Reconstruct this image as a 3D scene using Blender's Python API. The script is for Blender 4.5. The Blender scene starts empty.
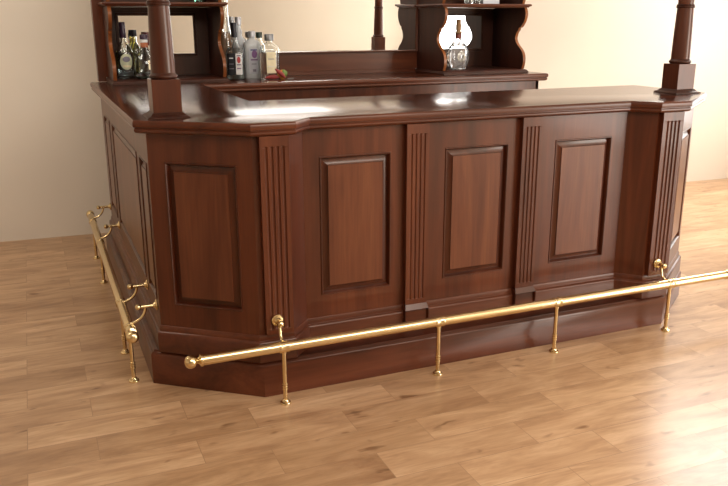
import bpy, bmesh, math, random
from mathutils import Vector, Matrix
random.seed(7)
scene = bpy.context.scene
C = scene.collection
PI = math.pi

# ------------------------------------------------------------------ materials
def new_mat(name):
    m = bpy.data.materials.new(name); m.use_nodes = True
    nt = m.node_tree
    return m, nt, nt.nodes['Principled BSDF']

def N(nt, kind, **kw):
    n = nt.nodes.new(kind)
    for k, v in kw.items(): setattr(n, k, v)
    return n

def ramp(nt, stops):
    r = nt.nodes.new('ShaderNodeValToRGB')
    el = r.color_ramp.elements
    el[0].position, el[0].color = stops[0][0], (*stops[0][1], 1)
    el[1].position, el[1].color = stops[-1][0], (*stops[-1][1], 1)
    for p, c in stops[1:-1]:
        e = el.new(p); e.color = (*c, 1)
    return r

def wood(name, axis, dark, mid, light, rough=.36, coat=.22, coat_rough=.12):
    m, nt, b = new_mat(name)
    L = nt.links
    tc = N(nt, 'ShaderNodeTexCoord'); oi = N(nt, 'ShaderNodeObjectInfo')
    add = N(nt, 'ShaderNodeVectorMath', operation='ADD')
    sc = N(nt, 'ShaderNodeVectorMath', operation='SCALE'); sc.inputs['Scale'].default_value = 7.0
    comb = N(nt, 'ShaderNodeCombineXYZ')
    for i in range(3): L.new(oi.outputs['Random'], comb.inputs[i])
    L.new(comb.outputs[0], sc.inputs[0])
    L.new(tc.outputs['Object'], add.inputs[0]); L.new(sc.outputs[0], add.inputs[1])
    def streak(across, along, detail, dist):
        mp = N(nt, 'ShaderNodeMapping')
        s = [across] * 3; s['xyz'.index(axis)] = along
        mp.inputs['Scale'].default_value = s
        L.new(add.outputs[0], mp.inputs[0])
        nz = N(nt, 'ShaderNodeTexNoise'); nz.inputs['Scale'].default_value = 1
        nz.inputs['Detail'].default_value = detail; nz.inputs['Distortion'].default_value = dist
        nz.inputs['Roughness'].default_value = .6
        L.new(mp.outputs[0], nz.inputs['Vector']); return nz
    big = streak(8, .8, 3, .8); fine = streak(110, 4, 3, .1)
    r1 = ramp(nt, [(.30, dark), (.5, mid), (.72, light)])
    L.new(big.outputs['Fac'], r1.inputs[0])
    r2 = ramp(nt, [(.32, (.62, .58, .56)), (.62, (1, 1, 1))])
    L.new(fine.outputs['Fac'], r2.inputs[0])
    mx = N(nt, 'ShaderNodeMix', data_type='RGBA', blend_type='MULTIPLY'); mx.inputs[0].default_value = .45
    L.new(r1.outputs[0], mx.inputs[6]); L.new(r2.outputs[0], mx.inputs[7])
    L.new(mx.outputs[2], b.inputs['Base Color'])
    b.inputs['Roughness'].default_value = rough
    b.inputs['Specular IOR Level'].default_value = .42
    b.inputs['Specular Tint'].default_value = (1, .86, .72, 1); b.inputs['Coat Tint'].default_value = (1, .95, .9, 1)  # warm tint puts the glow of warm surroundings into the sheen
    b.inputs['Coat Weight'].default_value = coat
    b.inputs['Coat Roughness'].default_value = coat_rough
    bp = N(nt, 'ShaderNodeBump'); bp.inputs['Strength'].default_value = .03; bp.inputs['Distance'].default_value = .002
    L.new(fine.outputs['Fac'], bp.inputs['Height']); L.new(bp.outputs[0], b.inputs['Normal'])
    return m

MD, MM, ML = (.046, .0092, .0036), (.086, .0192, .0070), (.127, .0325, .0118)
WZ = wood('mahogany_upright', 'z', MD, MM, ML)
WX = wood('mahogany_lengthwise', 'x', MD, MM, ML)
WY = wood('mahogany_sideways', 'y', MD, MM, ML)
WF = wood('mahogany_sheen_field', 'z', (.074, .0180, .0078), (.119, .0340, .0142), (.160, .052, .0215))  # lighter copy of the wood; panel sheen put into the colour
WM = wood('mahogany_shaded_moulding', 'z', (.034, .0070, .0028), (.060, .0128, .0048), (.088, .021, .0078), rough=.32, coat=.25)  # darker copy of the wood; shade of grooves and bevels painted in
WE = wood('mahogany_lit_edge', 'z', (.16, .045, .012), (.24, .075, .020), (.32, .11, .03))  # highlight on the scalloped front edges, painted as orange wood
WD = wood('mahogany_dark', 'z', (.022, .005, .003), (.042, .0095, .0048), (.062, .015, .007), rough=.45, coat=0)  # on the shelf units this dark tone paints in the niche shade
WT = wood('mahogany_polished_top', 'x', (.030, .0080, .0042), (.056, .0140, .0065), (.085, .022, .009), rough=.19, coat=.05, coat_rough=.1)

def simple(name, col, rough=.5, metal=0, trans=0, ior=1.45, coat=0, noise=0):
    m, nt, b = new_mat(name)
    b.inputs['Base Color'].default_value = (*col, 1)
    b.inputs['Roughness'].default_value = rough
    b.inputs['Metallic'].default_value = metal
    b.inputs['Transmission Weight'].default_value = trans
    b.inputs['IOR'].default_value = ior
    b.inputs['Coat Weight'].default_value = coat
    if noise:
        tc = N(nt, 'ShaderNodeTexCoord'); nz = N(nt, 'ShaderNodeTexNoise'); nz.inputs['Scale'].default_value = noise
        r = ramp(nt, [(.3, tuple(c * .82 for c in col)), (.7, tuple(min(1, c * 1.1) for c in col))])
        nt.links.new(tc.outputs['Object'], nz.inputs['Vector']); nt.links.new(nz.outputs['Fac'], r.inputs[0])
        nt.links.new(r.outputs[0], b.inputs['Base Color'])
    return m

BRASS = simple('polished_brass', (.78, .62, .34), .20, 1)
GLASS = simple('clear_glass', (.97, .99, .98), .0, 0, 1, 1.45)
CRYSTAL = simple('cut_crystal', (1, 1, 1), .02, 0, .93, 1.5)
MILKY = simple('milky_glass', (.86, .88, .87), .22, 0, .45, 1.4)
FROST = simple('frosted_glass', (.90, .92, .93), .45, 0, .45, 1.4)
MIRROR = simple('mirror_silver', (.90, .90, .89), .005, 1)
BLACKCAP = simple('black_cap', (.012, .009, .014), .35)
PURPLECAP = simple('purple_black_capsule', (.035, .012, .03), .3)
REDCAP = simple('dark_red_capsule', (.10, .012, .014), .3)
GREENCAP = simple('dark_green_cap', (.02, .035, .022), .35)
GREYCAP = simple('grey_metal_cap', (.22, .22, .22), .35, .7)
SILVER = simple('silver_cap', (.50, .50, .51), .42, .6)
CORK = simple('cork', (.36, .21, .10), .8, noise=90)
COPPER = simple('amber_neck_band', (.35, .10, .03), .4)
LABELW = simple('white_paper_label', (.78, .77, .74), .6, noise=20)
LABELC = simple('cream_paper_label', (.86, .76, .50), .6, noise=20)
LABELB = simple('black_paper_label', (.010, .008, .009), .5)
LABELG = simple('pale_green_label', (.62, .63, .42), .6, noise=20)
INKG = simple('grey_ink', (.22, .20, .24), .6)
INKP = simple('violet_ink', (.22, .10, .24), .6)
INKR = simple('red_ink', (.45, .06, .06), .6)
INKB = simple('blue_ink', (.10, .10, .22), .6)
LIQW = simple('clear_liquid', (.93, .96, .95), .0, 0, 1, 1.33)
LIQY = simple('yellow_green_liquid', (.62, .52, .08), .0, 0, .9, 1.33)
LIQB = simple('cream_brown_liquid', (.36, .20, .11), .35)
LIQR = simple('dark_liquid', (.06, .015, .01), .1)
HERB = simple('green_herbs', (.02, .05, .02), .7, noise=60)
CHILI = simple('dried_red_chili', (.30, .035, .03), .45, noise=40)
FRUITO = simple('orange_fruit', (.62, .26, .05), .45, noise=30)
FRUITG = simple('green_fruit', (.16, .25, .05), .45, noise=30)
GROUND = simple('window_sky_side', (.8, .9, 1.0), .9)
FRAMEW = simple('white_painted_frame', (.82, .82, .80), .4)

def plaster(name, col):
    m, nt, b = new_mat(name); L = nt.links
    tc = N(nt, 'ShaderNodeTexCoord')
    nz = N(nt, 'ShaderNodeTexNoise'); nz.inputs['Scale'].default_value = 1.3; nz.inputs['Detail'].default_value = 3
    r = ramp(nt, [(.3, tuple(c * .96 for c in col)), (.7, tuple(min(1, c * 1.03) for c in col))])
    L.new(tc.outputs['Object'], nz.inputs['Vector']); L.new(nz.outputs['Fac'], r.inputs[0]); L.new(r.outputs[0], b.inputs['Base Color'])
    b.inputs['Roughness'].default_value = .85
    n2 = N(nt, 'ShaderNodeTexNoise'); n2.inputs['Scale'].default_value = 140
    bp = N(nt, 'ShaderNodeBump'); bp.inputs['Strength'].default_value = .08; bp.inputs['Distance'].default_value = .002
    L.new(tc.outputs['Object'], n2.inputs['Vector']); L.new(n2.outputs['Fac'], bp.inputs['Height']); L.new(bp.outputs[0], b.inputs['Normal'])
    return m
WALL = plaster('cream_plaster', (.79, .71, .60))
CEIL = plaster('white_ceiling_paint', (.82, .80, .76))

def floor_mat():
    m, nt, b = new_mat('oak_laminate_planks'); L = nt.links
    tc = N(nt, 'ShaderNodeTexCoord')
    mp = N(nt, 'ShaderNodeMapping')
    # rows 0.1635 m deep with an edge at y=-0.13, joints every 0.5525 m
    mp.inputs['Location'].default_value = (-.44 + .5525 * 20, .297 + .1635 * 61, 0)
    L.new(tc.outputs['Object'], mp.inputs[0])
    bk = N(nt, 'ShaderNodeTexBrick')
    bk.offset = .412; bk.offset_frequency = 2
    bk.inputs['Color1'].default_value = (0, 0, 0, 1); bk.inputs['Color2'].default_value = (1, 1, 1, 1)
    bk.inputs['Mortar'].default_value = (.5, .5, .5, 1)
    bk.inputs['Scale'].default_value = 1; bk.inputs['Mortar Size'].default_value = .0013
    bk.inputs['Mortar Smooth'].default_value = .3
    bk.inputs['Brick Width'].default_value = .5525; bk.inputs['Row Height'].default_value = .1635
    L.new(mp.outputs[0], bk.inputs['Vector'])
    rnd = N(nt, 'ShaderNodeSeparateColor'); L.new(bk.outputs['Color'], rnd.inputs[0])
    mul = N(nt, 'ShaderNodeMath', operation='MULTIPLY'); mul.inputs[1].default_value = 37.0
    L.new(rnd.outputs[0], mul.inputs[0])
    def grain(sx, sy, detail, dist):
        g = N(nt, 'ShaderNodeMapping'); g.inputs['Scale'].default_value = (sx, sy, 1)
        L.new(tc.outputs['Object'], g.inputs[0])
        n = N(nt, 'ShaderNodeTexNoise', noise_dimensions='4D'); n.inputs['Scale'].default_value = 1
        n.inputs['Detail'].default_value = detail; n.inputs['Distortion'].default_value = dist
        n.inputs['Roughness'].default_value = .62
        L.new(g.outputs[0], n.inputs['Vector']); L.new(mul.outputs[0], n.inputs['W']); return n
    g1 = grain(1.9, 9, 4, 1.6); g2 = grain(7, 110, 3, .2); g3 = grain(7, 16, 2, .3)
    r1 = ramp(nt, [(.30, (.34, .190, .098)), (.5, (.50, .310, .170)), (.70, (.63, .420, .250))])
    L.new(g1.outputs['Fac'], r1.inputs[0])
    r2 = ramp(nt, [(.3, (.80, .76, .70)), (.6, (1, 1, 1))]); L.new(g2.outputs['Fac'], r2.inputs[0])
    mx = N(nt, 'ShaderNodeMix', data_type='RGBA', blend_type='MULTIPLY'); mx.inputs[0].default_value = .7
    L.new(r1.outputs[0], mx.inputs[6]); L.new(r2.outputs[0], mx.inputs[7])
    rk = ramp(nt, [(.64, (1, 1, 1)), (.74, (.38, .28, .20))]); L.new(g3.outputs['Fac'], rk.inputs[0])   # knots
    mk = N(nt, 'ShaderNodeMix', data_type='RGBA', blend_type='MULTIPLY'); mk.inputs[0].default_value = .85
    L.new(mx.outputs[2], mk.inputs[6]); L.new(rk.outputs[0], mk.inputs[7])
    rp = ramp(nt, [(0, (.80, .75, .70)), (1, (1.08, 1.08, 1.08))]); L.new(rnd.outputs[0], rp.inputs[0])
    mp2 = N(nt, 'ShaderNodeMix', data_type='RGBA', blend_type='MULTIPLY'); mp2.inputs[0].default_value = 1
    L.new(mk.outputs[2], mp2.inputs[6]); L.new(rp.outputs[0], mp2.inputs[7])
    ms = N(nt, 'ShaderNodeMix', data_type='RGBA', blend_type='MIX')
    ms.inputs[7].default_value = (.27, .15, .075, 1)
    f = N(nt, 'ShaderNodeMath', operation='MULTIPLY'); f.inputs[1].default_value = .8
    L.new(bk.outputs['Fac'], f.inputs[0]); L.new(f.outputs[0], ms.inputs[0]); L.new(mp2.outputs[2], ms.inputs[6])
    L.new(ms.outputs[2], b.inputs['Base Color'])
    b.inputs['Roughness'].default_value = .28
    b.inputs['Specular IOR Level'].default_value = .5
    bp = N(nt, 'ShaderNodeBump', invert=True); bp.inputs['Strength'].default_value = .25; bp.inputs['Distance'].default_value = .001
    L.new(bk.outputs['Fac'], bp.inputs['Height']); L.new(bp.outputs[0], b.inputs['Normal'])
    return m
FLOOR = floor_mat()

# ------------------------------------------------------------------ object helpers
def thing(name, label, cat, loc=(0, 0, 0), group=None):
    o = bpy.data.objects.new(name, None); C.objects.link(o)
    o.location = loc; o.empty_display_size = .05
    o['label'] = label; o['category'] = cat
    if group: o['group'] = group
    return o

def root_loc(o):
    v = Vector((0, 0, 0))
    while o is not None: v += o.location; o = o.parent
    return v

def obj(name, bm, mat, parent=None, world=True, bevel=0, sharp=35, recalc=True, label=None, loc=None):
    if recalc: bmesh.ops.recalc_face_normals(bm, faces=bm.faces[:])
    for f in bm.faces: f.smooth = True
    for e in bm.edges:
        e.smooth = not (len(e.link_faces) == 2 and e.calc_face_angle(0) > math.radians(sharp))
    me = bpy.data.meshes.new(name)
    if loc is not None: bmesh.ops.translate(bm, verts=bm.verts[:], vec=-Vector(loc))
    elif parent is not None and world: bmesh.ops.translate(bm, verts=bm.verts[:], vec=-root_loc(parent))
    bm.to_mesh(me); bm.free()
    o = bpy.data.objects.new(name, me); C.objects.link(o)
    if loc is not None: o.location = loc
    me.materials.append(mat)
    if parent is not None: o.parent = parent
    if bevel:
        md = o.modifiers.new('edge', 'BEVEL'); md.width = bevel; md.segments = 2
        md.limit_method = 'ANGLE'; md.angle_limit = math.radians(38); md.harden_normals = True
    if label: o['label'] = label
    return o

def tag(o, label, cat, group=None):
    o['label'] = label; o['category'] = cat
    if group: o['group'] = group
    return o

def struct(name, bm, mat, parent=None):
    o = obj(name, bm, mat, parent); o['kind'] = 'structure'; return o

def box(bm, x0, x1, y0, y1, z0, z1):
    v = [bm.verts.new(p) for p in ((x0, y0, z0), (x1, y0, z0), (x1, y1, z0), (x0, y1, z0), (x0, y0, z1), (x1, y0, z1), (x1, y1, z1), (x0, y1, z1))]
    for f in ((3, 2, 1, 0), (4, 5, 6, 7), (0, 1, 5, 4), (1, 2, 6, 5), (2, 3, 7, 6), (3, 0, 4, 7)): bm.faces.new([v[i] for i in f])
    return bm

def B(*a):
    return box(bmesh.new(), *a)

def offset(path, d, closed=True):                      # outward = right of the walking direction
    n = len(path); out = []
    for i in range(n):
        b = Vector(path[i])
        es = []
        if closed or i > 0: es.append((b - Vector(path[i - 1])).normalized())
        if closed or i < n - 1: es.append((Vector(path[(i + 1) % n]) - b).normalized())
        ns = [Vector((e.y, -e.x)) for e in es]
        if len(ns) == 1: out.append(b + ns[0] * d)
        else: out.append(b + (ns[0] + ns[1]) * (d / (1 + ns[0].dot(ns[1]))))
    return out

def sweep(bm, path, prof, closed=True):
    rings = []
    for off, z in prof:
        rings.append([bm.verts.new((p.x, p.y, z)) for p in offset(path, off, closed)])
    n = len(path)
    for a, b in zip(rings, rings[1:]):
        for i in range(n if closed else n - 1):
            j = (i + 1) % n
            bm.faces.new((a[i], a[j], b[j], b[i]))
    if closed:
        bm.faces.new(rings[0][::-1]); bm.faces.new(rings[-1])
    else:
        bm.faces.new([r[0] for r in rings]); bm.faces.new([r[-1] for r in rings][::-1])
        for i in range(n - 1): bm.faces.new((rings[-1][i], rings[-1][i + 1], rings[0][i + 1], rings[0][i]))
    return bm

def lathe(bm, prof, seg=32, c=(0, 0), sx=1, sy=1, power=2.0):
    rings = []
    for r, z in prof:
        if r < 1e-6: rings.append([bm.verts.new((c[0], c[1], z))]); continue
        ring = []
        for k in range(seg):
            a = 2 * PI * k / seg
            ca, sa = math.cos(a), math.sin(a)
            q = (abs(ca) ** power + abs(sa) ** power) ** (-1 / power)
            ring.append(bm.verts.new((c[0] + r * sx * ca * q, c[1] + r * sy * sa * q, z)))
        rings.append(ring)
    for a, b in zip(rings, rings[1:]):
        if len(a) == 1 and len(b) == 1: continue
        for k in range(seg):
            j = (k + 1) % seg
            if len(a) == 1: bm.faces.new((a[0], b[j], b[k]))
            elif len(b) == 1: bm.faces.new((a[k], a[j], b[0]))
            else: bm.faces.new((a[k], a[j], b[j], b[k]))
    if len(rings[0]) > 1: bm.faces.new(rings[0][::-1])
    if len(rings[-1]) > 1: bm.faces.new(rings[-1])
    return bm

def tube(bm, pts, rad, seg=16):
    pts = [Vector(p) for p in pts]; rads = rad if isinstance(rad, list) else [rad] * len(pts)
    rings = []; up = None
    for i, p in enumerate(pts):
        t = ((pts[min(i + 1, len(pts) - 1)] - pts[max(i - 1, 0)])).normalized()
        if up is None:
            up = t.orthogonal().normalized()
        up = (up - t * up.dot(t)).normalized(); w = t.cross(up)
        rings.append([bm.verts.new(p + (up * math.cos(2 * PI * k / seg) + w * math.sin(2 * PI * k / seg)) * rads[i]) for k in range(seg)])
    for a, b in zip(rings, rings[1:]):
        for k in range(seg):
            j = (k + 1) % seg; bm.faces.new((a[k], a[j], b[j], b[k]))
    bm.faces.new(rings[0][::-1]); bm.faces.new(rings[-1])
    return bm

def turned(bm, p, direction, prof, seg=20):            # lathe about an arbitrary axis; prof = (r, distance along axis)
    d = Vector(direction).normalized(); M = d.to_track_quat('Z', 'Y').to_matrix().to_4x4(); M.translation = Vector(p)
    t = bmesh.new(); lathe(t, prof, seg)
    vm = {v: bm.verts.new(M @ v.co) for v in t.verts}
    for f in t.faces: bm.faces.new([vm[v] for v in f.verts])
    t.free(); return bm

# a wall-plane frame of reference: u runs from P to Q, n points outward (right of P->Q)
class Plane:
    def __init__(s, P, Q):
        s.P = Vector((P[0], P[1], 0)); d = Vector((Q[0] - P[0], Q[1] - P[1], 0)); s.L = d.length
        s.u = d.normalized(); s.n = Vector((s.u.y, -s.u.x, 0))
    def at(s, u, z, d=0): return s.P + s.u * u + s.n * d + Vector((0, 0, z))

def rect_loops(bm, pl, loops, close_first=False, close_last=True):
    rings = []
    for (u0, u1, z0, z1, d) in loops:
        rings.append([bm.verts.new(pl.at(u, z, d)) for u, z in ((u0, z0), (u1, z0), (u1, z1), (u0, z1))])
    for a, b in zip(rings, rings[1:]):
        for k in range(4):
            j = (k + 1) % 4; bm.faces.new((a[k], a[j], b[j], b[k]))
    if close_last: bm.faces.new(rings[-1])
    if close_first: bm.faces.new(rings[0][::-1])
    return bm

def panel_bay(pl, u0, u1, z0, z1, open_rect, parent, t=.022, mat=None, fmat=None, bevel_w=.021):
    a0, a1, c0, c1 = open_rect
    def ins(k, d): return (a0 + k, a1 - k, c0 + k, c1 - k, d)
    bm = bmesh.new()
    rect_loops(bm, pl, [(u0, u1, z0, z1, -t), (u0, u1, z0, z1, 0), ins(0, 0), ins(.001, .0035), ins(.005, .0035), ins(.008, -.001), ins(.012, -.014), ins(.012, -t)], close_last=False)
    bm.faces.ensure_lookup_table()
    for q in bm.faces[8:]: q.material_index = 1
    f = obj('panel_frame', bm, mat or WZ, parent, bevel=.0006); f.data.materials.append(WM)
    bm = bmesh.new()
    rect_loops(bm, pl, [ins(.0122, -t), ins(.0122, -.0150), ins(.015, -.0150), ins(.015 + bevel_w, -.0030), ins(.0155 + bevel_w, .0005)], close_last=True)
    bm.faces.ensure_lookup_table()
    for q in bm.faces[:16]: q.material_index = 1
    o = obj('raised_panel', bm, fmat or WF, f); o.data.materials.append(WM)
    return f

def fluted_board(pl, u0, u1, z0, z1, d0, d1, nfl, r, pitch, ztop, zbot):
    bm = bmesh.new(); uc = (u0 + u1) / 2
    cents = [uc + (i - (nfl - 1) / 2) * pitch for i in range(nfl)]
    us = [u0]
    for c in cents: us += [c - r * math.cos(PI * k / 8) for k in range(9)]
    us.append(u1)
    zs = [z0] + [zbot - r * math.sin(PI / 2 * (1 - k / 5)) for k in range(6)] + [ztop + r * math.sin(PI / 2 * k / 5) for k in range(6)] + [z1]
    def depth(u, z):
        for c in cents:
            dz = max(0, zbot - z, z - ztop); q = (u - c) ** 2 + dz * dz
            if q < r * r: return d1 - math.sqrt(r * r - q) * .95
        return d1
    grid = [[bm.verts.new(pl.at(u, z, depth(u, z))) for z in zs] for u in us]
    for i in range(len(us) - 1):
        for k in range(len(zs) - 1):
            bm.faces.new((grid[i][k], grid[i + 1][k], grid[i + 1][k + 1], grid[i][k + 1]))
    back = {}
    def bk(i, k):
        if (i, k) not in back: back[(i, k)] = bm.verts.new(pl.at(us[i], zs[k], d0))
        return back[(i, k)]
    I, K = len(us) - 1, len(zs) - 1
    for i in range(I):
        bm.faces.new((grid[i][0], bk(i, 0), bk(i + 1, 0), grid[i + 1][0])); bm.faces.new((grid[i + 1][K], bk(i + 1, K), bk(i, K), grid[i][K]))
    for k in range(K):
        bm.faces.new((grid[0][k + 1], bk(0, k + 1), bk(0, k), grid[0][k])); bm.faces.new((grid[I][k], bk(I, k), bk(I, k + 1), grid[I][k + 1]))
    return bm

# ------------------------------------------------------------------ the room
def wall_y(x): return 2.806 - .0465 * x
XL_, XR_, YF_, ZC_ = -4.2, 6.05, -6.6, 2.9
bm = bmesh.new()
v = [bm.verts.new(p) for p in ((XL_, YF_, 0), (XR_, YF_, 0), (XR_, wall_y(XR_), 0), (XL_, wall_y(XL_), 0))]
v2 = [bm.verts.new((p.co.x, p.co.y, -.1)) for p in v]
bm.faces.new(v); bm.faces.new(v2[::-1])
for i in range(4): bm.faces.new((v[i], v[(i + 1) % 4], v2[(i + 1) % 4], v2[i]))
struct('floor', bm, FLOOR)
def wall_prism(a, b, t, z0=0, z1=ZC_):
    bm = bmesh.new(); pl = Plane(a, b)
    rect_loops(bm, pl, [(0, pl.L, z0, z1, t), (0, pl.L, z0, z1, 0)], close_first=True, close_last=True)
    return bm
# back wall: outward normal of P->Q is to the right; room on the left
struct('wall_back', wall_prism((XR_, wall_y(XR_)), (XL_, wall_y(XL_)), .12), WALL)
struct('wall_left', wall_prism((XL_, wall_y(XL_)), (XL_, YF_), .12), WALL)
struct('wall_front', wall_prism((XL_, YF_), (XR_, YF_), .12), plaster('darkened_plaster', (.50, .44, .35)))  # plaster darkened in colour to dim this wall's reflection in the mirrors
# right wall with two window openings
WINS = [(-5.8, -2.6, .06, 2.60), (.35, 2.10, .45, 2.75)]
bm = bmesh.new(); yb = wall_y(XR_)
ys = [YF_, WINS[0][0], WINS[0][1], WINS[1][0], WINS[1][1], yb]
for i in (0, 2, 4): box(bm, XR_, XR_ + .12, ys[i], ys[i + 1], 0, ZC_)
for w in WINS:
    box(bm, XR_, XR_ + .12, w[0], w[1], 0, w[2]); box(bm, XR_, XR_ + .12, w[0], w[1], w[3], ZC_)
struct('wall_right', bm, WALL)
bm = bmesh.new(); box(bm, XL_, XR_, YF_, wall_y(XL_), ZC_, ZC_ + .1)
struct('ceiling', bm, CEIL)
PANE = simple('window_pane_glass', (1, 1, 1), 0, 0, 1, 1.01)
for k, (y0, y1, z0, z1) in enumerate(WINS):
    bm = bmesh.new(); t = .06; xa, xb = XR_ + .02, XR_ + .09
    box(bm, xa, xb, y0, y1, z0, z0 + t); box(bm, xa, xb, y0, y1, z1 - t, z1)
    for yy in (y0, (y0 + y1) / 2 - t / 2, y1 - t): box(bm, xa, xb, yy, yy + t, z0 + t, z1 - t)
    struct('window_%d' % (k + 1), bm, FRAMEW)

# ------------------------------------------------------------------ front bar
CT = [(.136, 2.235), (.136, .178), (.507, -.097), (.677, -.097), (.764, 0), (2.284, 0), (2.374, -.097), (2.546, -.097), (2.917, .186), (2.925, .717), (.721, .717), (.721, 2.235)]
BODY = [(.184, 2.20), (.184, .207), (.5195, -.057), (.657, -.057), (.744, .040), (2.304, .040), (2.394, -.057), (2.5335, -.057), (2.869, .207), (2.877, .678), (.682, .678), (.682, 2.20)]
PLINTH = [(.139, 2.225), (.139, .228), (.527, -.074), (2.526, -.074), (2.914, .215), (2.92, .70), (.70, .70), (.70, 2.225)]
Z0, Z1 = .25, 1.0296

bar = thing('bar_counter', 'dark mahogany panelled bar counter with chamfered corners, left leg and recessed front', 'bar counter', (1.5, .3, 0))
obj('plinth', sweep(bmesh.new(), PLINTH, [(0, 0), (0, .126), (-.003, .133), (-.010, .138), (-.014, .145), (-.02, .147)]), WX, bar, bevel=.001)
obj('base_moulding', sweep(bmesh.new(), BODY, [(.016, .147), (.016, .222), (.013, .229), (.006, .234), (.005, .246), (.002, .256), (-.004, .260)]), WX, bar, bevel=.001)
obj('carcass', sweep(bmesh.new(), offset(BODY, -.0225), [(0, .26), (0, Z1)]), WD, bar)
# left leg
pl = Plane(BODY[0], BODY[1])
yl = lambda y: BODY[0][1] - y
panel_bay(pl, 0, yl(1.655), Z0, Z1, (yl(2.05), yl(1.735), .35, .905), bar)
panel_bay(pl, yl(1.655), yl(.505), Z0, Z1, (yl(1.59), yl(.565), .35, .905), bar)
panel_bay(pl, yl(.505), pl.L, Z0, Z1, (yl(.462), yl(.255), .35, .905), bar)
# corner panels
pl = Plane(BODY[1], BODY[2]); panel_bay(pl, 0, pl.L, Z0, Z1, (.068, pl.L - .064, .349, .920), bar)
pl = Plane(BODY[7], BODY[8]); panel_bay(pl, 0, pl.L, Z0, Z1, (.064, pl.L - .068, .349, .920), bar)
pl = Plane(BODY[8], BODY[9]); panel_bay(pl, 0, pl.L, Z0, Z1, (.07, pl.L - .07, .349, .920), bar)
# plain boards either side of the recess and behind the fluted pilasters
for i in (2, 3, 5, 6):
    pl = Plane(BODY[i], BODY[i + 1])
    obj('corner_board', rect_loops(bmesh.new(), pl, [(0, pl.L, Z0, Z1, -.022), (0, pl.L, Z0, Z1, 0)], close_first=True), WZ, bar, bevel=.001)
# front bays
pl = Plane(BODY[4], BODY[5]); ux = lambda x: x - BODY[4][0]
panel_bay(pl, 0, ux(1.190), Z0, Z1, (ux(.810), ux(1.118), .350, .920), bar)
panel_bay(pl, ux(1.190), ux(1.744), Z0, Z1, (ux(1.367), ux(1.674), .350, .920), bar)
panel_bay(pl, ux(1.744), pl.L, Z0, Z1, (ux(1.918), ux(2.226), .350, .920), bar)
def pilaster(pl, u0, u1, nfl, r, pitch, blk=True):
    p = obj('fluted_pilaster', fluted_board(pl, u0, u1, .262, Z1, .0005, .026, nfl, r, pitch, .986, .288), WZ, bar, sharp=60)
    if blk:
        bm = bmesh.new()
        e = .005
        rect_loops(bm, pl, [(u0 - e, u1 + e, .148, .262, .003), (u0 - e, u1 + e, .148, .240, .040), (u0 - e + .003, u1 + e - .003, .148, .250, .034), (u0, u1, .150, .262, .027)], close_first=True)
        obj('pilaster_base', bm, WX, p)
    return p
pilaster(pl, ux(1.178), ux(1.278), 4, .0052, .0195)
pilaster(pl, ux(1.728), ux(1.826), 4, .0052, .0195)
pl = Plane(BODY[2], BODY[3]); pilaster(pl, .022, .132, 4, .0062, .0215, False)
pl = Plane(BODY[6], BODY[7]); pilaster(pl, .010, .128, 4, .0062, .0215, False)

# ------------------------------------------------------------------ worktops
NOSE = [(-.045, 1.030), (-.016, 1.030), (-.007, 1.034), (-.0025, 1.040), (-.003, 1.046), (-.006, 1.0495), (-.006, 1.0525), (0, 1.0545), (.001, 1.062), (.001, 1.069), (-.001, 1.0755), (-.0045, 1.079), (-.009, 1.080)]
def nosed(bm):
    for q in bm.faces:
        if max(v.co.z for v in q.verts) < 1.0795: q.material_index = 1
    return bm
t = obj('worktop', nosed(sweep(bmesh.new(), CT, NOSE)), WT, None, loc=(1.5, .3, 1.03), sharp=28)
t.data.materials.append(WX); tag(t, 'polished dark mahogany worktop of the front bar and its left leg', 'worktop')
BK = [(.7235, 2.33), (.7235, 1.765), (3.095, 1.765), (3.095, 2.33)]

# ------------------------------------------------------------------ back bar
bb = thing('back_bar', 'mahogany back bar cabinet standing behind the front counter', 'back bar', (1.9, 2.05, 0))
obj('carcass', B(.76, 3.022, 1.822, 2.33, .12, 1.029), WD, bb)
obj('plinth', B(.76, 3.045, 1.80, 2.33, 0, .12), WX, bb, bevel=.002)
pl = Plane((.76, 1.80), (3.044, 1.80)); nb = 4; w = pl.L / nb
for i in range(nb):
    panel_bay(pl, i * w, (i + 1) * w, .12, 1.029, (i * w + .07, (i + 1) * w - .07, .22, .92), bb)
pl = Plane((3.044, 1.80), (3.044, 2.33)); panel_bay(pl, 0, .53, .12, 1.029, (.08, .45, .22, .92), bb)
t = obj('worktop', nosed(sweep(bmesh.new(), BK, NOSE)), WT, None, loc=(1.9, 2.05, 1.03), sharp=28)
t.data.materials.append(WX); tag(t, 'dark mahogany worktop of the back bar below the wide mirror', 'worktop')

ZT = 1.0805
# wide mirror unit standing on the back bar
mu = thing('bar_mirror', 'wide mirror in a mahogany frame above a plain splash board between the shelf units', 'mirror', (1.62, 2.30, ZT))
obj('splash_board', B(.8975, 2.3525, 2.296, 2.326, ZT + .0248, 1.222), WX, mu, bevel=.002)
obj('splash_foot', B(.912, 2.338, 2.294, 2.326, ZT, ZT + .0247), WX, mu)
bm = bmesh.new(); pl = Plane((.8975, 2.296), (2.3525, 2.296))
rect_loops(bm, pl, [(0, pl.L, 1.222, 1.93, -.03), (0, pl.L, 1.222, 1.93, .008), (.002, pl.L - .002, 1.226, 1.925, .012), (.012, pl.L - .012, 1.232, 1.915, .010), (.016, pl.L - .016, 1.236, 1.91, -.03)], close_last=False)
obj('mirror_frame', bm, WX, mu)
bm = bmesh.new()
ang = math.radians(2.35); tilt = .015
cx, cy = 1.625, 2.324
q = []
for sx, z in ((-1, 1.228), (1, 1.228), (1, 1.92), (-1, 1.92)):
    q.append((cx + sx * .71 * math.cos(ang), cy - sx * .71 * math.sin(ang) + (z - 1.5) * -tilt, z))
f0 = [bm.verts.new(p) for p in q]; f1 = [bm.verts.new((p[0], p[1] + .004, p[2])) for p in q]
bm.faces.new(f0); bm.faces.new(f1[::-1])
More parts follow.
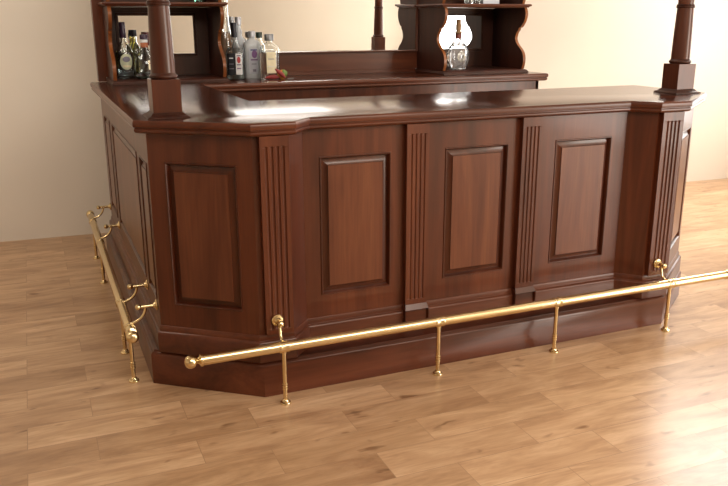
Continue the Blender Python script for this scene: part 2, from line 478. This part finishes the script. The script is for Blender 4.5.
for i in range(4): bm.faces.new((f0[i], f1[i], f1[(i + 1) % 4], f0[(i + 1) % 4]))
obj('mirror_glass', bm, MIRROR, mu)

# scalloped side panel outline (y, z), front edge from bottom to top
SC = [(1.911, 1.1055), (1.899, 1.135), (1.894, 1.165), (1.899, 1.195), (1.915, 1.222), (1.945, 1.246), (1.975, 1.266), (1.998, 1.290), (2.006, 1.312), (1.999, 1.336), (1.986, 1.355), (1.972, 1.366),
      (1.968, 1.381), (1.948, 1.384), (1.930, 1.398), (1.908, 1.422), (1.895, 1.450), (1.892, 1.476), (1.900, 1.500), (1.911, 1.514)]
def smooth_chain(P):
    out = []
    for i in range(len(P) - 1):
        p0, p1, p2, p3 = (Vector(P[max(i - 1, 0)]), Vector(P[i]), Vector(P[i + 1]), Vector(P[min(i + 2, len(P) - 1)]))
        if 11 <= i <= 12: out.append(p1); continue
        for k in range(3):
            s = k / 3
            out.append(.5 * ((2 * p1) + (p2 - p0) * s + (2 * p0 - 5 * p1 + 4 * p2 - p3) * s * s + (3 * p1 - p0 - 3 * p2 + p3) * s ** 3))
    out.append(Vector(P[-1])); return out
SC2 = [(p.x, p.y) for p in smooth_chain(SC)]
def scallop(x0, x1, dz=0, dy=0, ydepth=2.326):
    bm = bmesh.new()
    prof = [(y + dy, z + dz) for y, z in SC2] + [(ydepth, SC2[-1][1] + dz), (ydepth, SC2[0][1] + dz)]
    a = [bm.verts.new((x0, y, z)) for y, z in prof]; b = [bm.verts.new((x1, y, z)) for y, z in prof]
    bm.faces.new(a); bm.faces.new(b[::-1])
    for i in range(len(prof)):
        j = (i + 1) % len(prof); f = bm.faces.new((a[i], b[i], b[j], a[j]))
        if i < len(SC2) - 1: f.material_index = 1
    return bm
def shelf_unit(x0, x1, m0, m1, stile, label, yo=0.0):
    s = thing('display_shelf', label, 'shelf unit', ((x0 + x1) / 2, 2.15, ZT), 'scalloped display shelf units on the back bar')
    P = [(x0 - .012, 2.326), (x0 - .012, 1.868 + yo), (x1 + .012, 1.868 + yo), (x1 + .012, 2.326)]
    obj('base_board', sweep(bmesh.new(), P, [(0, ZT), (0, 1.090), (-.005, 1.093), (-.006, 1.098), (-.016, 1.104), (-.018, 1.105)]), WD, s, bevel=.0008)
    for xx in (x0, x1 - .020):
        for nm, dz, dy in (('side_panel', 0, yo), ('upper_side_panel', .432, yo + .03)):
            o = obj(nm, scallop(xx, xx + .020, dz=dz, dy=dy), WD, s, sharp=50); o.data.materials.append(WE)
    obj('shelf', sweep(bmesh.new(), [(x0 - .025, 2.283), (x0 - .025, 1.888 + yo), (x1 + .025, 1.888 + yo), (x1 + .025, 2.283)],
        [(-.014, 1.5145), (-.011, 1.521), (-.003, 1.523), (0, 1.528), (-.001, 1.534), (-.005, 1.537)]), WX, s)
    obj('top_shelf', B(x0 - .03, x1 + .03, 1.88 + yo, 2.326, 1.947, 1.975), WX, s, bevel=.004)
    for (za, zb, k) in ((1.105, 1.947, 0),):
        pl = Plane((x0 + .0205, 2.302), (x1 - .0205, 2.302)); ux_ = lambda x: x - x0 - .0205
        bm = bmesh.new()
        ma, mb = ux_(m0), ux_(m1)
        def ring(z0, z1, g, d): return (ma - g, mb + g, z0 - g, z1 + g, d)
        # lower half with its mirror opening, upper half with another
        rect_loops(bm, pl, [(0, pl.L, 1.105, 1.514, -.024), (0, pl.L, 1.105, 1.514, 0), ring(1.236, 1.464, .019, 0), ring(1.236, 1.464, .017, .007), ring(1.236, 1.464, .009, .008), ring(1.236, 1.464, .005, .002), ring(1.236, 1.464, 0, .001), ring(1.236, 1.464, 0, -.024)], close_last=False)
        fb = obj('back_panel', bm, WD, s)
        obj('mirror_glass', rect_loops(bmesh.new(), pl, [ring(1.236, 1.464, .002, -.022), ring(1.236, 1.464, .002, -.004)], close_first=True), MIRROR, fb)
        bm = bmesh.new()
        rect_loops(bm, pl, [(0, pl.L, 1.538, 1.946, -.024), (0, pl.L, 1.538, 1.946, 0), ring(1.60, 1.88, .012, 0), ring(1.60, 1.88, .009, .007), ring(1.60, 1.88, .004, .007), ring(1.60, 1.88, 0, -.024)], close_last=False)
        fb = obj('upper_back_panel', bm, WD, s)
        obj('mirror_glass', rect_loops(bmesh.new(), pl, [ring(1.60, 1.88, .002, -.022), ring(1.60, 1.88, .002, -.010)], close_first=True), MIRROR, fb)
    a, b = stile
    bm = B(a, b, 2.245, 2.326, ZT, 1.946)
    if a < x0: box(bm, b, x0 - .0003, 2.245, 2.326, 1.1056, 1.946)
    else: box(bm, x1 + .0003, a, 2.245, 2.326, 1.1056, 1.946)
    obj('side_stile', bm, WZ, s)
    return s
shelf_unit(.243, .897, .335, .785, (.186, .2305), 'dark scalloped shelf unit on the left, behind the first column, holding several liquor bottles', .03)
shelf_unit(2.353, 2.992, 2.433, 2.872, (3.006, 3.05), 'dark scalloped shelf unit on the right end of the back bar, holding the crystal decanter')

# ------------------------------------------------------------------ columns on the bar top
def column(x, y, label):
    c = thing('bar_column', label, 'column', (x, y, ZT), 'turned columns on the bar top')
    def sq(h): return [(x - h, y + h), (x - h, y - h), (x + h, y - h), (x + h, y + h)]
    obj('plinth', sweep(bmesh.new(), sq(.078), [(0, ZT), (0, 1.084), (-.004, 1.0875), (-.011, 1.090), (-.017, 1.0955), (-.022, 1.101)]), WD, c, bevel=.0007)
    obj('block', B(x - .053, x + .053, y - .053, y + .053, 1.101, 1.222), WZ, c, bevel=.001)
    ring = [(.041, 1.222), (.046, 1.2225), (.0505, 1.226), (.0525, 1.231), (.0515, 1.2355), (.0475, 1.239), (.0455, 1.2425), (.044, 1.245)]
    obj('ring_moulding', lathe(bmesh.new(), ring, 40, (x, y)), WD, c)
    obj('shaft', lathe(bmesh.new(), [(.0445, 1.245), (.0445, 1.26), (.0435, 1.32), (.0415, 1.40), (.0385, 1.484)], 40, (x, y)), WZ, c)
    obj('ring_moulding', lathe(bmesh.new(), [(.038, 1.484), (.042, 1.485), (.0435, 1.4885), (.0435, 1.492), (.0405, 1.4945), (.0420, 1.497), (.0420, 1.500), (.038, 1.502)], 40, (x, y)), WD, c)
    obj('upper_shaft', lathe(bmesh.new(), [(.037, 1.502), (.037, 1.56), (.034, 1.9), (.033, 2.10), (.050, 2.12), (.050, 2.16)], 40, (x, y)), WZ, c)
column(.268, .235, 'turned mahogany column on square block at the left corner of the bar top')
column(2.772, .235, 'turned mahogany column on square block at the right corner of the bar top')

# ------------------------------------------------------------------ brass foot rails
RZ, RR = .2365, .0205
def foot_rail(label, A, Bp, feet, wall_pts, out):
    """A,Bp: rail ends (x,y); feet: distances from A; wall_pts: distances of brackets; out: unit vector from the bar to the rail; the bar face distance per bracket"""
    A = Vector((*A, RZ)); E = Vector((*Bp, RZ)); d = (E - A).normalized(); L = (E - A).length; out = Vector((*out, 0))
    r = thing('foot_rail', label, 'foot rail', ((A.x + E.x) / 2, (A.y + E.y) / 2, 0), 'brass foot rails')
    obj('rail_tube', tube(bmesh.new(), [A, A + d * (L / 2), E], RR, 28), BRASS, r)
    for p, s in ((A, -d), (E, d)):
        obj('ball_finial', turned(bmesh.new(), p, s, [(.0205, -.012), (.0235, -.010), (.0235, -.002), (.0205, 0), (.014, .003), (.0105, .008), (.012, .012), (.0185, .0165), (.0235, .0235), (.0252, .033), (.0235, .0425), (.0185, .050), (.010, .0545), (0, .056)], 28), BRASS, r)
    for k in feet:
        p = A + d * k
        post = obj('post', lathe(bmesh.new(), [(.0085, .010), (.0085, .060), (.0085, .150), (.0085, RZ - .026), (.0115, RZ - .025), (.0115, RZ - .016)], 20, (p.x, p.y)), BRASS, r)
        obj('foot_flange', lathe(bmesh.new(), [(.021, 0), (.0215, .004), (.020, .007), (.014, .009), (.0125, .016), (.0105, .018), (.0085, .019)], 24, (p.x, p.y)), BRASS, post)
        bm = bmesh.new()
        for z in (.062, .0725, .083):
            lathe(bm, [(.0085, z - .0045), (.0108, z - .003), (.0115, z), (.0108, z + .003), (.0085, z + .0045)], 20, (p.x, p.y))
        obj('post_rings', bm, BRASS, post)
        obj('rail_collar', turned(bmesh.new(), p - d * .021, d, [(.0205, 0), (.0225, .001), (.0232, .004), (.0232, .008), (.0222, .010), (.0222, .032), (.0232, .034), (.0232, .038), (.0225, .041), (.0205, .042)], 28), BRASS, r)
    for k, face, tip in wall_pts:
        p = A + d * k
        w = p - out * face; w.z = .320                                  # on the bar face
        br = obj('wall_bracket', turned(bmesh.new(), w, out, [(.009, 0), (.0085, .02), (.0075, tip - .012), (.009, tip - .010), (.0115, tip - .006), (.0125, tip), (.0115, tip + .006), (.007, tip + .0105), (0, tip + .012)], 20), BRASS, r)
        obj('rosette', turned(bmesh.new(), w, out, [(.0225, 0), (.0232, .003), (.0205, .0065), (.0135, .0085), (.011, .013), (.009, .016)], 28), BRASS, br)
        s0 = w + out * (tip * .62); s1 = p + Vector((0, 0, RR - .002)) - out * .004
        pts = []
        for q in range(13):
            a = q / 12 * PI / 2
            pts.append(Vector((s0.x + (s1.x - s0.x) * (1 - math.cos(a)), s0.y + (s1.y - s0.y) * (1 - math.cos(a)), s0.z + (s1.z - s0.z) * math.sin(a))))
        obj('bracket_arm', tube(bmesh.new(), pts, .0058, 14), BRASS, br)
    return r
RY = -.151
foot_rail('long brass foot rail in front of the bar, with ball end at its left', (.268, RY), (2.830, RY), [.587 - .268, 1.252 - .268, 1.838 - .268, 2.478 - .268],
          [(.585 - .268, .151 - .083, .045), (2.452 - .268, .151 - .083, .045)], (0, -1))
RX = .068
foot_rail('shorter brass foot rail along the left side of the bar', (RX, .205), (RX, 2.36), [.279 - .205, .59 - .205, 1.652 - .205, 2.17 - .205],
          [(.275 - .205, .116, .075), (.55 - .205, .116, .075), (1.68 - .205, .116, .075), (2.19 - .205, .116, .075)], (-1, 0))

# ------------------------------------------------------------------ bottles
def shell(prof, th=.0028, base=.006):
    """closed solid of revolution: outside up, inside back down"""
    outer = [(0.0, prof[0][1])] + prof
    inner = []
    for r, z in reversed(prof):
        if z - prof[0][1] < base: continue
        inner.append((max(r - th, .002), z))
    inner.append((max(prof[0][0] - th - .001, .002), prof[0][1] + base)); inner.append((0.0, prof[0][1] + base))
    return outer + inner
def rr(prof, z):
    for (r0, z0), (r1, z1) in zip(prof, prof[1:]):
        if z0 <= z <= z1 and z1 > z0: return r0 + (r1 - r0) * (z - z0) / (z1 - z0)
    return prof[-1][0]
def label_patch(prof, z0, z1, a0, a1, sx, sy, power, gap=.0006, n=14, m=6):
    bm = bmesh.new(); grid = []
    for i in range(n + 1):
        a = math.radians(a0 + (a1 - a0) * i / n); col = []
        ca, sa = math.cos(a), math.sin(a); q = (abs(ca) ** power + abs(sa) ** power) ** (-1 / power)
        for k in range(m + 1):
            z = z0 + (z1 - z0) * k / m; r = rr(prof, z) + gap
            col.append(bm.verts.new((r * sx * ca * q, r * sy * sa * q, z)))
        grid.append(col)
    for i in range(n):
        for k in range(m): bm.faces.new((grid[i][k], grid[i + 1][k], grid[i + 1][k + 1], grid[i][k + 1]))
    return bm
def oval_patch(prof, zc, hz, ac, ha, sx, sy, power, gap=.0008, n=22):
    bm = bmesh.new(); rings = []
    def P(a, z):
        a = math.radians(a); ca, sa = math.cos(a), math.sin(a); q = (abs(ca) ** power + abs(sa) ** power) ** (-1 / power); r = rr(prof, z) + gap
        return bm.verts.new((r * sx * ca * q, r * sy * sa * q, z))
    cen = P(ac, zc)
    for s in (.5, 1):
        rings.append([P(ac + ha * s * math.cos(2 * PI * k / n), zc + hz * s * math.sin(2 * PI * k / n)) for k in range(n)])
    for k in range(n):
        j = (k + 1) % n
        bm.faces.new((cen, rings[0][k], rings[0][j])); bm.faces.new((rings[0][k], rings[1][k], rings[1][j], rings[0][j]))
    return bm
def bottle(name, label, cat, x, y, z, prof, cap, cap_mat, glass=GLASS, liquid=None, labels=(), sx=1, sy=1, power=2.0, rot=0, group='bottles on the bar', seg=36, extra=()):
    t = thing(name, label, cat, (x, y, z), group); t.rotation_euler.z = math.radians(rot)
    bm = bmesh.new(); lathe(bm, shell(prof), seg, (0, 0), sx, sy, power)
    g = obj('glass_body', bm, glass, t, world=False, sharp=50)
    if liquid:
        top, mat = liquid; lp = [(0, .0065)]
        zs = sorted({q for _, q in prof if .0066 < q < top} | {.0066, top})
        for q in zs: lp.append((max(rr(prof, q) - .0032, .002), q))
        lp.append((0, top))
        obj('liquid', lathe(bmesh.new(), lp, seg, (0, 0), sx, sy, power), mat, t, world=False)
    obj('cap', lathe(bmesh.new(), cap, 24), cap_mat, t, world=False, sharp=40)
    for nm, bmx, mat, par in extra: obj(nm, bmx, mat, t, world=False, sharp=50)
    cur = None
    for kind, args, mat, nm in labels:
        f = label_patch if kind == 'r' else oval_patch
        bmx = f(prof, *args, sx, sy, power, gap=.0007 if nm == 'paper_label' else .0013)
        o = obj(nm, bmx, mat, t if nm == 'paper_label' or cur is None else cur, world=False, recalc=True)
        if nm == 'paper_label': cur = o
    return t
ZN = 1.1055
# in the left shelf unit
pr = [(.046, 0), (.050, .004), (.051, .02), (.051, .135), (.049, .155), (.040, .178), (.024, .197), (.0165, .212), (.0155, .250), (.016, .262)]
bottle('liquor_bottle', 'tall clear bottle with purple-black capsule and round pale label in the left shelf', 'bottle', .332, 2.10, ZN, pr,
       [(.0165, .232), (.0185, .235), (.0185, .285), (.017, .288), (.0175, .293), (.0175, .318), (.015, .322), (0, .322)], PURPLECAP, liquid=(.15, LIQW),
       labels=[('o', (.098, .046, -85, 42), LABELG, 'paper_label'), ('o', (.112, .016, -85, 24), INKG, 'crest'), ('r', (.066, .078, -112, -58), LABELC, 'printed_band')])
pr = [(.030, 0), (.033, .005), (.033, .15), (.028, .175), (.015, .20), (.013, .25)]
bottle('liquor_bottle', 'slim bottle of yellow liquid with black cap, behind the tall purple-capped bottle', 'bottle', .412, 2.235, ZN, pr,
       [(.0145, .238), (.016, .240), (.016, .272), (.0145, .276), (0, .276)], BLACKCAP, liquid=(.235, LIQY))
pr = [(.028, 0), (.031, .005), (.031, .14), (.026, .17), (.0145, .19), (.0125, .24)]
bottle('liquor_bottle', 'slim dark bottle with long red capsule, behind the round bottle in the left shelf', 'bottle', .487, 2.235, ZN, pr,
       [(.0132, .185), (.0145, .19), (.0145, .258), (.013, .262), (0, .262)], REDCAP, liquid=(.17, LIQR))
pr = [(.050, 0), (.058, .006), (.063, .03), (.064, .06), (.060, .10), (.050, .135), (.034, .165), (.022, .182), (.0175, .195), (.0175, .222)]
bottle('liquor_bottle', 'squat round clear bottle with amber neck band and cream label beside the left column', 'bottle', .438, 2.015, ZN, pr,
       [(.0185, .224), (.0215, .226), (.0215, .248), (.019, .252), (0, .252)], PURPLECAP, liquid=(.035, LIQW),
       labels=[('r', (.055, .108, -82, -38), LABELC, 'paper_label'), ('r', (.088, .094, -76, -46), INKR, 'printed_band')],
       extra=[('neck_band', lathe(bmesh.new(), [(.019, .176), (.0215, .178), (.0205, .204), (.019, .206)], 24), COPPER, None),
              ('stopper_collar', lathe(bmesh.new(), [(.0185, .2065), (.022, .208), (.022, .222), (.0185, .2235)], 24), LABELW, None),
              ('herbs', lathe(bmesh.new(), [(0, .008), (.050, .009), (.056, .014), (.052, .018), (0, .019)], 24), HERB, None)])
# group on the back bar beside the left shelf unit
pr = [(.042, 0), (.046, .004), (.046, .20), (.040, .26), (.030, .33), (.0265, .40), (.026, .52)]
bottle('tall_decanter', 'very tall clear tapering bottle part filled with brown liquor beside the left shelf unit', 'bottle', .965, 2.225, ZT, pr,
       [(.027, .521), (.030, .523), (.030, .545), (.026, .548), (0, .548)], SILVER, liquid=(.285, LIQB))
pr = [(.052, 0), (.055, .005), (.055, .160), (.053, .172), (.046, .184), (.034, .196), (.024, .206), (.0185, .220), (.0165, .25), (.0165, .262)]
bottle('whiskey_bottle', 'square clear bottle with black and white label and black cap, next to the left shelf', 'bottle', .994, 2.10, ZT, pr,
       [(.0165, .252), (.0185, .254), (.0185, .338), (.017, .342), (0, .342)], BLACKCAP, liquid=(.19, LIQW), power=5, rot=-14,
       labels=[('r', (.032, .158, -86, -52), LABELW, 'paper_label'), ('o', (.120, .020, -69, 10), INKR, 'crest'), ('r', (.142, .150, -80, -58), INKG, 'printed_band'), ('r', (.088, .095, -80, -58), INKG, 'printed_band'), ('r', (.066, .072, -80, -58), INKP, 'printed_band'),
               ('r', (.028, .160, -134, -88), LABELB, 'paper_label'), ('r', (.128, .134, -124, -102), LABELW, 'printed_band'), ('r', (.094, .098, -124, -100), INKG, 'printed_band'), ('r', (.066, .070, -124, -100), INKG, 'printed_band')])
fp = [(.037, 0), (.040, .005), (.040, .21), (.036, .235), (.022, .262), (.0155, .285), (.015, .33)]
fc = [(.0165, .325), (.0195, .327), (.0195, .372), (.018, .376), (0, .376)]
bottle('vodka_bottle', 'tall frosted white bottle with silver cap behind the black-labelled bottle', 'bottle', 1.056, 2.238, ZT, fp, fc, SILVER, glass=FROST)
pr = [(.052, 0), (.055, .005), (.056, .200), (.053, .214), (.044, .226), (.030, .235), (.0195, .243), (.018, .252), (.018, .262)]
bottle('gin_bottle', 'broad pale bottle with violet crest and silver cap in the bottle group', 'bottle', 1.118, 2.150, ZT, pr,
       [(.019, .253), (.0215, .255), (.0215, .287), (.0195, .290), (0, .290)], SILVER, liquid=(.185, simple('milky_liquid', (.80, .83, .83), .25, 0, .5, 1.33)),
       sy=.7, power=3.2, rot=-5, glass=MILKY,
       labels=[('r', (.03, .185, -118, -62), simple('pale_lilac_label', (.66, .66, .70), .6, 0, .35), 'paper_label'), ('o', (.150, .024, -84, 17), INKP, 'crest'), ('r', (.172, .180, -108, -66), INKB, 'printed_band'), ('r', (.112, .120, -108, -66), INKP, 'printed_band'),
               ('r', (.088, .092, -104, -74), INKG, 'printed_band'), ('r', (.042, .058, -98, -76), INKG, 'printed_band')])
pr = [(.030, 0), (.033, .005), (.033, .18), (.027, .21), (.015, .232), (.014, .25)]
bottle('liquor_bottle', 'narrow bottle with dark green cap, half hidden behind the cream-labelled flask', 'bottle', 1.190, 2.240, ZT, pr,
       [(.018, .246), (.0215, .248), (.0215, .279), (.020, .282), (0, .282)], GREENCAP, liquid=(.17, LIQW))
pr = [(.057, 0), (.061, .005), (.063, .03), (.063, .17), (.058, .190), (.044, .207), (.026, .217), (.019, .223), (.019, .238)]
bottle('tequila_flask', 'clear flask with tall cream label and grey cap, right end of the bottle group', 'bottle', 1.204, 2.062, ZT, pr,
       [(.022, .232), (.029, .234), (.029, .268), (.027, .272), (0, .272)], GREYCAP, liquid=(.16, LIQW), sy=.52, power=2.6, rot=-6,
       labels=[('r', (.035, .165, -112, -58), LABELC, 'paper_label'), ('r', (.120, .124, -102, -70), INKG, 'printed_band'), ('r', (.075, .078, -104, -68), LABELW, 'printed_band')])
# garnish in front of the flask
def blob(c, s, rot, seed, n=3):
    bm = bmesh.new(); bmesh.ops.create_icosphere(bm, subdivisions=n, radius=1)
    rnd = random.Random(seed); ph = [rnd.uniform(0, 6) for _ in range(3)]
    M = Matrix.Translation(c) @ Matrix.Rotation(math.radians(rot[2]), 4, 'Z') @ Matrix.Rotation(math.radians(rot[1]), 4, 'Y') @ Matrix.Rotation(math.radians(rot[0]), 4, 'X')
    for v in bm.verts:
        k = 1 + .07 * math.sin(5 * v.co.x + ph[0]) + .07 * math.sin(6 * v.co.y + ph[1])
        p = Vector((v.co.x * s[0] * k, v.co.y * s[1] * k, v.co.z * s[2] * k)); v.co = M @ p
    return bm
def chili(pts, rads):
    return tube(bmesh.new(), pts, rads, 12)
g = 'red dried chilies in front of the cream-labelled flask'
c1 = obj('dried_chili', chili([(1.150, 1.985, ZT + .012), (1.178, 1.98, ZT + .014), (1.208, 1.975, ZT + .016), (1.236, 1.978, ZT + .012)], [.004, .012, .0145, .006]), CHILI, loc=(1.2, 1.98, ZT)); tag(c1, 'dried red chili lying flat at the foot of the flask', 'chili', g)
c2 = obj('dried_chili', chili([(1.206, 1.955, ZT + .066), (1.226, 1.953, ZT + .050), (1.248, 1.949, ZT + .030), (1.266, 1.945, ZT + .010)], [.004, .012, .014, .005]), CHILI, loc=(1.24, 1.95, ZT)); tag(c2, 'dried red chili leaning up against the small fruit', 'chili', g)
f = thing('small_fruit', 'small orange and green round fruit beside the dried chilies', 'fruit', (1.262, 2.0, ZT))
obj('flesh', blob((1.262, 2.0, ZT + .028), (.029, .026, .0275), (0, 0, 0), 3), FRUITO, f)
obj('rind', blob((1.272, 1.999, ZT + .035), (.022, .0245, .0235), (0, 20, 0), 5), FRUITG, f)
st = obj('stirring_stick', tube(bmesh.new(), [(1.29, 1.97, ZT + .0035), (1.335, 1.985, ZT + .0035)], .003, 10), GREYCAP, loc=(1.31, 1.977, ZT)); tag(st, 'short dark stick lying right of the dried chilies', 'stick')

# crystal decanter in the right shelf unit
d = thing('crystal_decanter', 'cut crystal round decanter with cork stopper in the right shelf unit', 'decanter', (2.520, 2.01, ZN))
bm = bmesh.new()
prof = [(.050, 0), (.058, .004), (.060, .012), (.070, .035), (.079, .065), (.081, .095), (.076, .128), (.062, .158), (.042, .182), (.026, .196), (.0205, .206), (.0195, .236), (.0215, .242)]
seg = 40; outer = [(0, 0)] + prof; inner = [(r - .006, z) for r, z in reversed(prof) if z > .01] + [(.048, .014), (0, .014)]
rings = []
for j, (r, z) in enumerate(outer + inner):
    if r < 1e-6: rings.append([bm.verts.new((0, 0, z))]); continue
    ring = []
    for k in range(seg):
        cut = 0
        if j < len(outer) and .008 < z < .175: cut = .010 * (1 if (k + j) % 2 else -.3)
        a = 2 * PI * k / seg; ring.append(bm.verts.new(((r - cut) * math.cos(a), (r - cut) * .62 * math.sin(a), z)))
    rings.append(ring)
for a, b in zip(rings, rings[1:]):
    for k in range(seg):
        j = (k + 1) % seg
        if len(a) == 1: bm.faces.new((a[0], b[j], b[k]))
        elif len(b) == 1: bm.faces.new((a[k], a[j], b[0]))
        else: bm.faces.new((a[k], a[j], b[j], b[k]))
obj('crystal_body', bm, CRYSTAL, d, world=False, sharp=8)
bm = bmesh.new()                                                        # cut rosette medallion on the face
for k in range(20):
    a0 = 2 * PI * k / 20; a1 = 2 * PI * (k + .5) / 20; a2 = 2 * PI * (k + 1) / 20
    P = lambda r, a, dy: bm.verts.new((r * math.cos(a), -.0505 - dy, .088 + r * math.sin(a)))
    v0, v1, v2, v3 = P(.012, a1, .004), P(.030, a0, -.002), P(.034, a1, .003), P(.030, a2, -.002)
    bm.faces.new((v0, v1, v2)); bm.faces.new((v0, v2, v3))
obj('cut_rosette', bm, simple('cream_crystal', (.92, .86, .72), .1, 0, .5, 1.5), d, world=False, sharp=5)
obj('neck_collar', lathe(bmesh.new(), [(.0202, .207), (.0225, .209), (.0215, .236), (.0205, .238)], 24), simple('red_brown_leather', (.20, .05, .03), .5), d, world=False)
obj('stopper', lathe(bmesh.new(), [(.016, .238), (.030, .2425), (.031, .249), (.018, .252), (.016, .262), (.0195, .264), (.0195, .300), (.017, .304), (.0165, .330), (.012, .334), (0, .334)], 24), CORK, d, world=False, label='tall cork stopper')

# glassware on the upper shelves (only their feet show under the top of the frame)
def tumbler(x, y, z, label, r=.034, h=.09):
    t = thing('tumbler', label, 'glass', (x, y, z), 'tumblers on the right upper shelf')
    obj('glass_body', lathe(bmesh.new(), [(0, 0), (r * .86, 0), (r * .9, .004), (r, h), (r - .0025, h), (r * .86, .012), (0, .012)], 28), GLASS, t, world=False)
ZS = 1.5375
tumbler(2.60, 2.02, ZS, 'clear tumbler on the right upper shelf, nearer its left side')
tumbler(2.69, 2.08, ZS, 'clear tumbler on the right upper shelf, nearer its middle')
bo = thing('small_box', 'small silver grey box standing on the right upper shelf', 'box', (2.80, 2.10, ZS))
obj('box_body', B(2.735, 2.865, 2.06, 2.14, ZS, ZS + .10), simple('silver_grey_card', (.55, .56, .58), .4, .2), bo, bevel=.002)
obj('box_lid', B(2.733, 2.867, 2.058, 2.142, ZS + .10, ZS + .125), simple('pale_grey_card', (.62, .62, .63), .4, .1), bo, bevel=.002)
pr = [(.034, 0), (.036, .004), (.036, .14), (.028, .18), (.014, .21), (.013, .26)]
bottle('liquor_bottle', 'green tinted bottle standing on the left upper shelf', 'bottle', .79, 2.08, ZS, pr, [(.0145, .25), (.016, .252), (.016, .285), (0, .287)], BLACKCAP,
       glass=simple('green_tinted_glass', (.55, .82, .72), 0, 0, 1, 1.45))

# ------------------------------------------------------------------ light
w = bpy.data.worlds.new('sky'); scene.world = w; w.use_nodes = True
bg = w.node_tree.nodes['Background']; bg.inputs[0].default_value = (.78, .90, 1.0, 1); bg.inputs[1].default_value = .8
def area(name, loc, target, sx, sy, power, col):
    l = bpy.data.lights.new(name, 'AREA'); l.shape = 'RECTANGLE'; l.size = sx; l.size_y = sy; l.energy = power; l.color = col
    o = bpy.data.objects.new(name, l); C.objects.link(o); o.location = loc
    o.rotation_euler = (Vector(target) - Vector(loc)).to_track_quat('-Z', 'Y').to_euler(); return o
for k, (y0, y1, z0, z1) in enumerate(WINS):
    yc, zc = (y0 + y1) / 2, (z0 + z1) / 2
    a = area('window_light', (XR_ - .03, yc, zc), (0, yc, zc), y1 - y0 - .1, z1 - z0 - .1, [230, 45][k], (1, .97, .92))
area('overhead_area_light', (1.6, -2.6, ZC_ - .03), (1.8, -1.2, 0), 3.2, 1.8, 150, (1, .97, .92))  # added lamp, brightens the bar front and the room generally
area('overhead_area_light', (2.6, .9, ZC_ - .03), (2.9, 1.6, 0), 2.8, .8, 26, (1, .96, .91))  # added wash lamp to brighten the middle of the back wall
a = area('overhead_area_light', (5.15, 1.75, ZC_ - .03), (4.2, .8, 0), 1.5, 1.3, 78, (1, .98, .95)); a.data.spread = math.radians(110)
area('overhead_area_light', (-1.5, .9, ZC_ - .25), (-1.2, 2.8, 1.2), 1.2, .7, 29, (1, .93, .83))  # added lamp, tilted to lift the left part of the back wall

# ------------------------------------------------------------------ camera
cam = bpy.data.cameras.new('camera'); co = bpy.data.objects.new('camera', cam); C.objects.link(co)
cam.sensor_width = 36; cam.lens = 781.71 / 728 * 36; cam.clip_start = .05
yaw, pitch, roll = .3951, .2762, -.0031
fwd = Vector((math.sin(yaw) * math.cos(pitch), math.cos(yaw) * math.cos(pitch), -math.sin(pitch)))
right = Vector((math.cos(yaw), -math.sin(yaw), 0)); up = right.cross(fwd)
r_ = right * math.cos(roll) + up * math.sin(roll); u_ = -right * math.sin(roll) + up * math.cos(roll)
M = Matrix((r_, u_, -fwd)).transposed().to_4x4(); M.translation = Vector((-.1902, -2.8114, 1.4265))
co.matrix_world = M
scene.camera = co
scene.view_settings.view_transform = 'Standard'
scene.view_settings.look = 'None'
scene.view_settings.exposure = .08
